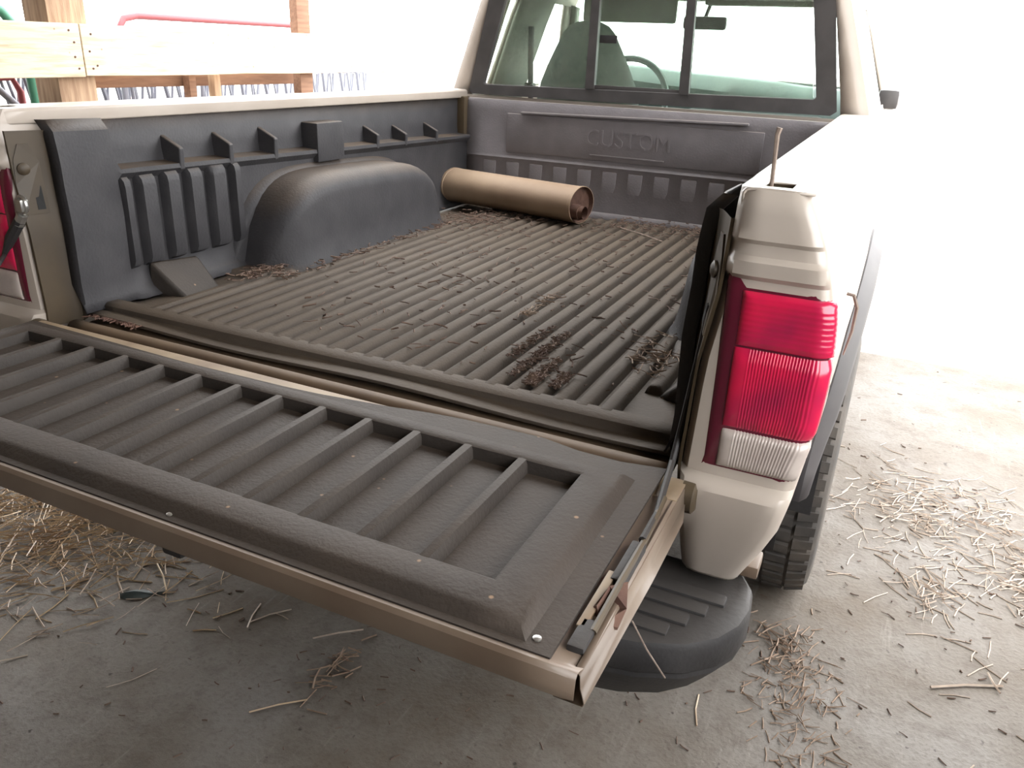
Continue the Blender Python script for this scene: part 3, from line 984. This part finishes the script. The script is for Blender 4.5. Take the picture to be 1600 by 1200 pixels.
# rear window
wf = MB()
outer = [(-0.640, 1.068), (-0.628, 1.058), (0.606, 1.064), (0.622, 1.076), (0.560, 1.40), (0.535, 1.44), (-0.535, 1.44), (-0.560, 1.40)]
inner = [(-0.580, 1.098), (-0.572, 1.093), (0.548, 1.108), (0.556, 1.114), (0.500, 1.385), (0.490, 1.40), (-0.492, 1.40), (-0.502, 1.385)]
n = 8
fv = [(x, YB - 0.010, z) for x, z in outer] + [(x, YB - 0.008, z) for x, z in inner] + [(x, YB + 0.010, z) for x, z in inner] + [(x, YB + 0.004, z) for x, z in outer]
ff = []
for lay in range(3):
    for i in range(n):
        ff.append((lay * n + i, lay * n + (i + 1) % n, (lay + 1) * n + (i + 1) % n, (lay + 1) * n + i))
wf.add(fv, ff)
rw = wf.build('rear_window_frame', m_frame, cab, smooth=False, bevel=0.003)
for xb, xt in ((-0.176, -0.176), (0.149, 0.138)):
    MB().extrude_poly([(xb - 0.016, YB - 0.012, 1.098), (xb + 0.016, YB - 0.012, 1.098), (xt + 0.014, YB - 0.012, 1.402), (xt - 0.014, YB - 0.012, 1.402)], (0, 0.022, 0)).build('window_bar', m_frame, cab, smooth=False)
MB().box(-0.16, 0.135, YB - 0.006, YB + 0.008, 1.098, 1.112, 0.002).build('slider_bottom_rail', m_frame, cab)
for (a, b, c, d, yy) in ((-0.572, -0.180, -0.492, -0.180, 0.0), (-0.172, 0.148, -0.172, 0.136, 0.004), (0.152, 0.550, 0.140, 0.492, 0.0)):
    MB().extrude_poly([(a, YB + yy, 1.097), (b, YB + yy, 1.100), (d, YB + yy, 1.40), (c, YB + yy, 1.40)], (0, 0.003, 0)).build('window_pane', m_glass, cab, smooth=False)
MB().box(-0.155, -0.095, YB - 0.006, YB + 0.004, 1.243, 1.268, 0.003).build('slider_latch', m_black, cab)
# windscreen
MB().add([(-0.68, 3.08, 1.05), (0.68, 3.08, 1.05), (0.57, 2.70, 1.44), (-0.57, 2.70, 1.44)], [(0, 1, 2, 3)]).build('windscreen', m_wind, cab, smooth=False, solid=0.004)
# interior
dash_rows = []
for k in range(21):
    x = -0.68 + 1.36 * k / 20
    hmp = 0.022 * math.exp(-((x + 0.38) / 0.22) ** 2)
    zt = 1.150 - 0.012 * sstep(-0.1, 0.3, x) + hmp - 0.02 * sstep(0.2, 0.5, x)
    dash_rows.append([(x, 2.72, 0.70), (x, 2.70, 0.98), (x, 2.72, zt - 0.06), (x, 2.78, zt - 0.008), (x, 2.86, zt), (x, 3.06, zt - 0.04)])
MB().grid(dash_rows).build('dashboard', m_dash, cab, solid=0.01)
def seat(cx):
    prof = [(0.70, 0.235), (0.90, 0.228), (1.03, 0.208), (1.10, 0.190), (1.17, 0.158), (1.23, 0.128), (1.28, 0.102), (1.305, 0.078), (1.318, 0.045), (1.322, 0.01)]
    rows = []
    for z, w in prof:
        th = 0.06 if z < 1.2 else 0.05 * max(0.25, (1.33 - z) / 0.13) + 0.005
        y = 2.20 - (z - 0.9) * 0.12
        rows.append([(cx + w * math.copysign(abs(math.cos(a)) ** 0.7, math.cos(a)), y + th * math.copysign(abs(math.sin(a)) ** 0.7, math.sin(a)), z) for a in [2 * math.pi * i / 24 for i in range(24)]])
    return MB().grid(rows, close_u=True).box(cx - 0.24, cx + 0.24, 2.15, 2.62, 0.55, 0.72, 0.05)
seat(-0.315).build('driver_seat', m_seat, cab)
MB().box(0.06, 0.58, 2.12, 2.22, 0.60, 1.04, 0.04).box(0.06, 0.58, 2.15, 2.62, 0.55, 0.72, 0.05).build('passenger_seat', m_seat, cab)
rows = []
for k in range(32):
    a = 2 * math.pi * k / 32
    rows.append([(-0.300 + (0.185 + 0.014 * math.cos(q)) * math.cos(a), 2.60 + 0.014 * math.sin(q) + math.sin(a) * 0.185 * 0.35, 1.025 + (0.185 + 0.014 * math.cos(q)) * math.sin(a) * 0.94) for q in [2 * math.pi * i / 8 for i in range(8)]])
st = MB().grid(rows, close_u=True, close_v=True)
st.box(-0.36, -0.24, 2.585, 2.64, 0.97, 1.07, 0.02)
st.box(-0.47, -0.13, 2.592, 2.61, 1.01, 1.045, 0.006).tube([(-0.3, 2.62, 1.0), (-0.3, 2.80, 0.95)], 0.03, 10)
st.build('steering_wheel', m_dash, cab)
MB().box(-0.085, 0.092, 2.62, 2.645, 1.318, 1.368, 0.012).tube([(0.0, 2.64, 1.36), (0.01, 2.68, 1.425)], 0.008, 8).build('rear_view_mirror', m_frame, cab)
MB().box(-0.50, -0.10, 2.56, 2.585, 1.335, 1.43, 0.015).build('sun_visor', m_inner, cab)
MB().box(0.0, 0.44, 2.60, 2.66, 1.408, 1.43, 0.008).build('sun_visor', m_inner, cab)
MB().tube([(-0.60, 2.26, 1.30), (-0.60, 2.27, 1.15), (-0.595, 2.28, 1.0)], 0.012, 8).box(-0.62, -0.585, 2.26, 2.30, 1.045, 1.09, 0.005).build('seat_belt', m_frame, cab)
# door mirror and wiper, bonnet
MB().box(0.70, 0.78, 2.70, 2.76, 1.055, 1.13, 0.02).box(0.69, 0.72, 2.71, 2.75, 1.04, 1.07, 0.01).build('door_mirror', m_frame, cab)
MB().tube([(0.18, 3.08, 1.115), (0.28, 3.07, 1.127), (0.60, 3.05, 1.115)], 0.006, 6).build('windscreen_wiper', m_frame, cab)
rows = []
for y, z, w in ((3.05, 1.03, 0.70), (3.3, 1.02, 0.70), (4.0, 0.96, 0.68), (4.35, 0.90, 0.66), (4.42, 0.80, 0.66), (4.42, 0.45, 0.66)):
    rows.append([(-w - 0.03, y, 0.45), (-w - 0.03, y, min(z - 0.06, 0.9)), (-w, y, z - 0.02), (-0.4, y, z + 0.0), (0, y, z + 0.008), (0.4, y, z), (w, y, z - 0.02), (w + 0.03, y, min(z - 0.06, 0.9)), (w + 0.03, y, 0.45)])
MB().grid(rows).build('bonnet', m_paint, truck)

# ================================================================= MUFFLER
muf = thing('muffler', (-0.31, 1.57, 0.697), 'tan oval steel muffler lying across the front of the bed', 'muffler')
A, B = Vector((-0.605, 1.650, 0.756)), Vector((-0.075, 1.550, 0.756))
ax = (B - A).normalized()
side = Vector((ax.y, -ax.x, 0)).normalized()
def oval(c, a, b, n=28):
    return [c + side * (a * math.cos(2 * math.pi * k / n)) + Vector((0, 0, b * math.sin(2 * math.pi * k / n))) for k in range(n)]
a_, b_ = 0.074, 0.058
rows = [oval(A + ax * d, a_ * k, b_ * k) for d, k in ((0.0, 1.0), (0.0, 1.03), (0.010, 1.03), (0.012, 1.0), (0.15, 1.0), (0.3, 1.0), ((B - A).length - 0.012, 1.0), ((B - A).length - 0.010, 1.03), ((B - A).length, 1.03), ((B - A).length, 1.0))]
MB().grid(rows, close_u=True).build('muffler_shell', m_muffler, muf)
for end, sg in ((A, 1), (B, -1)):
    rows = [oval(end, a_, b_), oval(end + ax * sg * 0.014, a_ * 0.97, b_ * 0.97), oval(end + ax * sg * 0.016, a_ * 0.5, b_ * 0.5), oval(end + ax * sg * 0.016, a_ * 0.02, b_ * 0.02)]
    MB().grid(rows, close_u=True).build('end_cap', m_rust, muf)
c = B + side * 0.030 + Vector((0, 0, -0.018))
mb = MB().tube([c - ax * 0.014, c + ax * 0.016, c + ax * 0.016, c + ax * 0.030], [0.025, 0.025, 0.021, 0.021], 16, caps=False)
mb.tube([c + ax * 0.030, c + ax * 0.010], [0.018, 0.018], 16, caps=False)
mb.build('pipe_stub', m_rust, muf)

# stick standing in the stake pocket
st = MB().tube([(0.686, 0.11, 1.04), (0.6845, 0.112, 1.075), (0.683, 0.114, 1.105), (0.6815, 0.116, 1.128), (0.683, 0.116, 1.136)], [0.0026, 0.0025, 0.0026, 0.0030, 0.0036], 7)
o = st.build('twig', m_twig, smooth=True)
tag(o, 'thin grey twig standing upright in the rail pocket above the right tail lamp', 'twig')
# bent wire hanging beside the lamp
o = MB().tube([(0.792, 0.085, 0.961), (0.800, 0.085, 0.960), (0.806, 0.09, 0.945), (0.806, 0.09, 0.915), (0.802, 0.09, 0.885)], [0.002, 0.0022, 0.0022, 0.0018, 0.001], 6).build('bent_straw', m_twig)
tag(o, 'thin bent stalk hooked over the right tail lamp', 'straw')

# ================================================================= FENCE AND GATES
fence = thing('board_fence', (-2.05, 1.6, 0), 'pale board fence on timber posts left of the truck', 'fence')
def board(name, y0, z0a, z0b, y1, z1a, z1b, x, th, m, parent):
    n = 8
    rows = []
    for i in range(n + 1):
        t = i / n
        y = lerp(y0, y1, t)
        a, b = lerp(z0a, z1a, t), lerp(z0b, z1b, t)
        w = 0.002 * math.sin(t * 17 + y0)
        rows.append([(x, y, a + w), (x, y, b + w), (x - th, y, b + w), (x - th, y, a + w)])
    mb = MB().grid(rows, close_u=True)
    mb.f.append((0, 1, 2, 3))
    e = n * 4
    mb.f.append((e, e + 1, e + 2, e + 3))
    return mb.build(name, m, parent, smooth=False, bevel=0.003)
board('fence_board', -2.2, 1.045, 1.225, 1.314, 1.048, 1.232, -2.0, 0.038, m_wood, fence)
board('fence_board', 1.318, 1.052, 1.232, 3.6, 1.065, 1.258, -2.0, 0.038, m_wood, fence)
def post(x0, x1, y0, y1, h, m=m_post):
    return MB().box(x0, x1, y0, y1, 0, h, 0.006).build('fence_post', m, fence)
post(-2.17, -2.04, 1.225, 1.385, 2.19)
post(-2.09, -2.04, 2.60, 2.70, 2.19, m_shaded_wood)
post(-2.17, -2.04, -1.4, -1.25, 2.19)
MB().box(-2.215, -2.172, 1.40, 2.72, 0.998, 1.06, 0.004).build('fence_back_rail', m_shaded_wood, fence)
MB().box(-2.16, -2.12, 1.93, 1.97, 0.0, 1.06, 0.004).build('fence_stake', m_shaded_wood, fence)
MB().box(-2.14, -2.10, 2.06, 2.10, 0.0, 1.05, 0.004).build('fence_stake', m_post, fence)
for (y, z) in ((1.27, 1.21), (1.285, 1.17), (1.28, 1.12), (1.29, 1.08), (1.36, 1.20), (1.345, 1.14), (1.37, 1.09), (1.35, 1.08)):
    MB().tube([(-2.003, y, z), (-1.998, y, z)], 0.004, 8).build('nail_head', m_rust, fence)

def gate(name, label, m, pts, bars, r=0.02):
    t = thing(name, (pts[0][0], pts[0][1], 0), label, 'gate', 'tube gates behind the fence')
    MB().tube(pts, r, 12).build('gate_frame', m, t)
    for b in bars:
        MB().tube(b, r * 0.6, 8).build('gate_bar', m, t)
    return t
gx = -2.55
arch = [(gx, 0.2, 0.0), (gx, 0.2, 1.1)] + [(gx, 0.2 + 0.2 * (1 - math.cos(math.radians(a))), 1.1 + 0.22 * math.sin(math.radians(a))) for a in (30, 60, 90)] + [(gx, 1.2, 1.325)] + [(gx, 1.26 + 0.22 * math.sin(math.radians(a)), 1.325 - 0.22 * (1 - math.cos(math.radians(a)))) for a in (0, 20, 40, 60, 75, 90)] + [(gx, 1.482, 0.9), (gx, 1.48, 0.0)]
gate('tube_gate', 'green tube gate with a rounded top corner behind the left fence post', m_green, arch, [[(gx, 0.2, z), (gx, 1.48, z)] for z in (0.3, 0.55, 0.8)])
gx = -2.75
gate('tube_gate', 'maroon tube gate showing its long top rail above the fence board', m_maroon,
     [(gx, 2.12, 0.0), (gx, 2.12, 1.22), (gx, 2.16, 1.275), (gx, 2.24, 1.292), (gx, 3.4, 1.30), (gx, 3.5, 1.25), (gx, 3.5, 0.0)], [[(gx, 2.12, z), (gx, 3.5, z)] for z in (0.25, 0.5, 0.75)], 0.017)
gx = -2.42
gate('tube_gate', 'grey tube gate low behind the fence, left of the green one', m_grey,
     [(gx, 0.2, 0), (gx, 0.2, 0.92), (gx, 0.26, 0.985), (gx, 1.24, 0.99), (gx, 1.30, 0.93), (gx, 1.30, 0)], [[(gx, 0.2, z), (gx, 1.30, z)] for z in (0.3, 0.6)], 0.017)
gx = -2.62
gate('tube_gate', 'slim maroon tube gate between the grey and green gates', m_maroon,
     [(gx, 1.0, 0), (gx, 1.0, 1.0), (gx, 1.44, 1.02), (gx, 1.47, 0.96), (gx, 1.47, 0)], [[(gx, 1.0, z), (gx, 1.47, z)] for z in (0.4, 0.7)], 0.015)
gx = -2.5
gate('tube_gate', 'dark grey tube gate right of the left fence post', m_grey,
     [(gx, 1.90, 0), (gx, 1.90, 0.98), (gx, 1.95, 1.02), (gx, 2.45, 1.03), (gx, 2.5, 0.98), (gx, 2.5, 0)], [[(gx, 1.98, 0), (gx, 1.94, 1.0)], [(gx, 2.3, 0), (gx, 2.38, 1.0)]], 0.016)
# wire lattice panel along the gates: crossing rods
lat = MB()
for i in range(62):
    y = 0.2 + i * 0.062
    x = -2.66 + 0.03 * math.sin(i * 2.1)
    lat.tube([(x, y, 0.0), (x, y + 0.10 + 0.03 * math.sin(i), 0.55), (x, y + 0.02, 1.03)], 0.007 + (0.005 if i % 3 == 0 else 0), 6)
    lat.tube([(x - 0.03, y + 0.13, 0.0), (x - 0.03, y + 0.03, 0.55), (x - 0.03, y + 0.11 + 0.02 * math.cos(i * 1.3), 1.02)], 0.007, 6)
lat.tube([(-2.66, 0.2, 1.03), (-2.66, 4.4, 1.03)], 0.007, 6)
o = lat.build('lattice_panel', m_grey)
tag(o, 'dark crossing rods of a lattice panel standing behind the board fence', 'panel')

# ================================================================= STRAW AND LITTER
def stalk_mesh(mb, p, L, r, yaw, pitch, bend):
    d = Vector((math.cos(yaw) * math.cos(pitch), math.sin(yaw) * math.cos(pitch), math.sin(pitch)))
    q = Vector((-math.sin(yaw), math.cos(yaw), 0))
    a = Vector(p) - d * L / 2
    b = Vector(p) + d * L / 2
    m_ = Vector(p) + q * bend * L
    a.z, b.z, m_.z = max(a.z, r), max(b.z, r), max(m_.z, r)
    mb.tube([a, m_, b], r, 4, caps=True)

def pile(name, label, cx, cy, sx, sy, n, ang, m, lo=0.03, hi=0.11, h=0.02, rr=0.0016, base=0.0, spread=0.9, rot=0.0):
    mb = MB()
    cr, sr = math.cos(rot), math.sin(rot)
    for _ in range(n):
        u, v = random.gauss(0, 1), random.gauss(0, 1)
        x, y = cx + cr * u * sx - sr * v * sy, cy + sr * u * sx + cr * v * sy
        k = math.exp(-(u * u + v * v) / 2)
        stalk_mesh(mb, (x, y, base + rr + random.random() * h * k), random.uniform(lo, hi), rr * random.uniform(0.6, 1.5), ang + random.gauss(0, spread), random.gauss(0, 0.12), random.uniform(-0.06, 0.06))
    o = mb.build(name, m, smooth=False)
    tag(o, label, 'straw', kind='stuff')
    return o
pile('straw_litter', 'thick drift of golden straw on the floor beyond the tailgate', -1.02, 0.24, 0.26, 0.14, 900, 0.5, m_straw, 0.03, 0.13, 0.035, 0.0013, rot=0.35)
pile('straw_litter', 'thin pale straw scattered along the left edge of the drift', -0.88, 0.12, 0.25, 0.14, 240, 0.5, m_paleStraw, 0.02, 0.10, 0.03, 0.0012, rot=0.3)
pile('straw_litter', 'pale straw spread on the bright floor right of the tyre', 1.14, 1.50, 0.19, 0.13, 330, 0.4, m_paleStraw, 0.02, 0.09, 0.010, 0.0013, rot=0.2)
pile('straw_litter', 'short pale straw at the right edge of the floor', 1.36, 1.22, 0.10, 0.12, 180, 0.9, m_paleStraw, 0.02, 0.09, 0.010, 0.0013)
pile('straw_litter', 'small clump of straw in the middle of the right floor', 1.095, 1.03, 0.035, 0.07, 50, 1.9, m_paleStraw, 0.03, 0.08, 0.012, 0.0014, rot=0.3)
pile('straw_litter', 'dirty straw heap on the floor below the bumper end', 0.845, 0.52, 0.05, 0.10, 190, 1.2, m_brown, 0.010, 0.05, 0.010, 0.0011, rot=0.2)
pile('straw_litter', 'brown straw bits trailing behind the tyre', 0.80, 0.66, 0.05, 0.05, 45, 0.4, m_brown, 0.02, 0.09, 0.012, 0.0013)
pile('straw_litter', 'small curved trail of straw under the tailgate', -0.03, 0.15, 0.02, 0.045, 30, 1.2, m_brown, 0.02, 0.07, 0.012, 0.0014)
pile('straw_litter', 'sparse chaff strewn over the dark concrete', 0.3, 0.1, 0.55, 0.35, 220, 0.6, m_bark, 0.004, 0.022, 0.002, 0.0013, spread=3)
pile('straw_litter', 'sparse chaff strewn over the bright concrete', 1.2, 1.1, 0.35, 0.5, 260, 0.6, m_bark, 0.004, 0.022, 0.002, 0.0013, spread=3)
# litter in the bed
def litter(name, label, n, fn, m, parts=(0.006, 0.025), r=0.0012):
    mb = MB()
    for _ in range(n):
        x, y = fn()
        stalk_mesh(mb, (x, y, 0.6975 + random.random() * 0.004), random.uniform(*parts), r * random.uniform(0.6, 1.6), random.uniform(0, 6.28), random.gauss(0, 0.15), random.uniform(-0.15, 0.15))
    for i in range(len(mb.v)):
        pass
    o = mb.build(name, m, smooth=False)
    return tag(o, label, 'litter', kind='stuff')
def groove(j, y0, y1):
    def f():
        return (-0.4783 + 0.0408 * j + random.gauss(0, 0.006), random.uniform(y0, y1))
    return f
def mix(*fs):
    return lambda: random.choice(fs)()
litter('bark_litter', 'dark bark chips lying in the right grooves of the bed floor', 900,
       mix(groove(19, 0.24, 0.38), groove(20, 0.23, 0.36), groove(21, 0.23, 0.30), groove(18, 0.32, 0.52), groove(19, 0.36, 0.5), groove(20, 0.22, 0.27)), m_bark, (0.004, 0.014), 0.0009)
litter('bark_litter', 'brown bark and chaff along the front of the bed floor', 900,
       mix(lambda: (random.uniform(-0.45, 0.5), random.gauss(1.58, 0.06)), lambda: (random.gauss(-0.38, 0.06), random.gauss(1.40, 0.06)), lambda: (random.uniform(0.0, 0.5), random.gauss(1.66, 0.04))), m_bark, (0.005, 0.022), 0.0010)
litter('bark_litter', 'brown chaff gathered beside the left wheel well', 260,
       mix(lambda: (random.gauss(-0.425, 0.012), random.uniform(0.5, 1.3)), lambda: (random.gauss(-0.5, 0.02), random.gauss(0.52, 0.04))), m_bark)
litter('bark_litter', 'loose chaff scattered over the ribs of the bed floor', 420,
       lambda: (random.uniform(-0.35, 0.5), random.uniform(0.25, 1.6)), m_bark, (0.006, 0.03))
litter('straw_litter', 'shredded straw tufts at the right edge of the bed floor', 110,
       mix(lambda: (random.gauss(0.46, 0.012), random.uniform(0.40, 0.60)), lambda: (random.gauss(0.50, 0.012), random.uniform(0.36, 0.5)), groove(16, 0.55, 0.75)), m_brown, (0.02, 0.045), 0.0008)
mb = MB()
for _ in range(80):
    x = random.uniform(-0.595, -0.46)
    stalk_mesh(mb, (x, random.gauss(0.142 - 0.08 * (x + 0.6), 0.006), 0.6785), random.uniform(0.005, 0.018), 0.0013, random.uniform(0, 6), 0, 0)
tag(mb.build('bark_litter', m_rust, smooth=False), 'reddish crumbs in the left rear corner of the bed', 'litter', kind='stuff')

# single stalks
def stalk(label, p, L, r, yaw, m=m_paleStraw, pitch=0.0, bend=0.03, group=None, name='straw_stalk'):
    mb = MB()
    stalk_mesh(mb, p, L, r, yaw, pitch, bend)
    return tag(mb.build(name, m, smooth=False), label, 'straw', group)
stalk('thick pale stalk lying apart near the lower right corner', (1.172, 0.717, 0.004), 0.16, 0.0032, 0.50)
stalk('short stalk leaning across the thick pale stalk near the lower right corner', (1.225, 0.755, 0.006), 0.06, 0.0022, 1.9)
stalk('straight straw below the tailgate, lying apart from the curved trail', (-0.068, 0.008, 0.002), 0.11, 0.0020, 0.78, m_straw)
stalk('bent straw on the floor directly below the bumper', (0.674, 0.386, 0.002), 0.085, 0.0018, 1.75, m_straw, bend=0.05)
stalk('long straw reaching out from under the tailgate edge', (-0.09, 0.23, 0.004), 0.11, 0.0022, 0.75, m_paleStraw)
stalk('lone straw beside the dark scrap, nearer the drift', (-0.66, 0.14, 0.003), 0.12, 0.0026, 2.55, m_paleStraw)
stalk('thin straw standing off the tailgate corner towards the bumper', (0.675, -0.19, 0.60), 0.15, 0.0010, 1.2, m_twig, -1.0)
stalk('long thin stalk lying across the front grooves of the bed', (0.14, 1.50, 0.699), 0.22, 0.0018, -0.6, m_twig)
# scattered countable stalks, one shared label for look-alikes
base = MB()
stalk_mesh(base, (0, 0, 0.003), 0.075, 0.0014, 0, 0, 0.04)
proto = base.build('straw_stalk', m_paleStraw, smooth=False)
proto.location = (0.98, 1.18, 0.0)
tag(proto, 'loose pale straw stalk on the concrete right of the truck', 'straw', 'loose stalks on the right floor')
spots = [(random.gauss(1.12, 0.16), random.gauss(1.05, 0.28)) for _ in range(60)]
for x, y in spots:
    if x < 0.88: x = 0.9 + random.random() * 0.3
    c = proto.copy()
    COL.objects.link(c)
    c.location = (x, y, 0.0)
    c.rotation_euler = (0, 0, random.uniform(0, 3.14))
    k = random.uniform(0.5, 1.3)
    c.scale = (k, 1, 1)
p2 = proto.copy()
COL.objects.link(p2)
p2.data = proto.data.copy()
p2.data.materials[0] = m_straw
p2.location = (-0.75, 0.22, 0.0)
tag(p2, 'loose golden straw stalk on the floor left of the tailgate', 'straw', 'loose stalks on the left floor')
for _ in range(40):
    c = p2.copy()
    COL.objects.link(c)
    c.location = (random.gauss(-0.80, 0.13), random.gauss(0.16, 0.10), random.uniform(0, 0.012))
    c.rotation_euler = (0, random.uniform(-0.1, 0.1), random.gauss(0.6, 0.9))
    c.scale = (random.uniform(0.7, 1.7), random.uniform(0.8, 1.3), 1)
# dark scrap
lf = MB()
rows = []
for i in range(7):
    t = i / 6
    w = 0.014 * math.sin(math.pi * min(1, t * 1.15 + 0.08)) + 0.001
    rows.append([(-0.615 + 0.085 * t - 0.6 * w, 0.10 + 0.055 * t + w, 0.003 + 0.004 * t), (-0.615 + 0.085 * t, 0.10 + 0.055 * t, 0.007 + 0.006 * math.sin(t * 5)), (-0.615 + 0.085 * t + 0.6 * w, 0.10 + 0.055 * t - w, 0.002)])
o = lf.grid(rows).build('plastic_scrap', m_leaf, solid=0.001)
tag(o, 'small dark torn scrap lying on the concrete left of the tailgate', 'scrap')
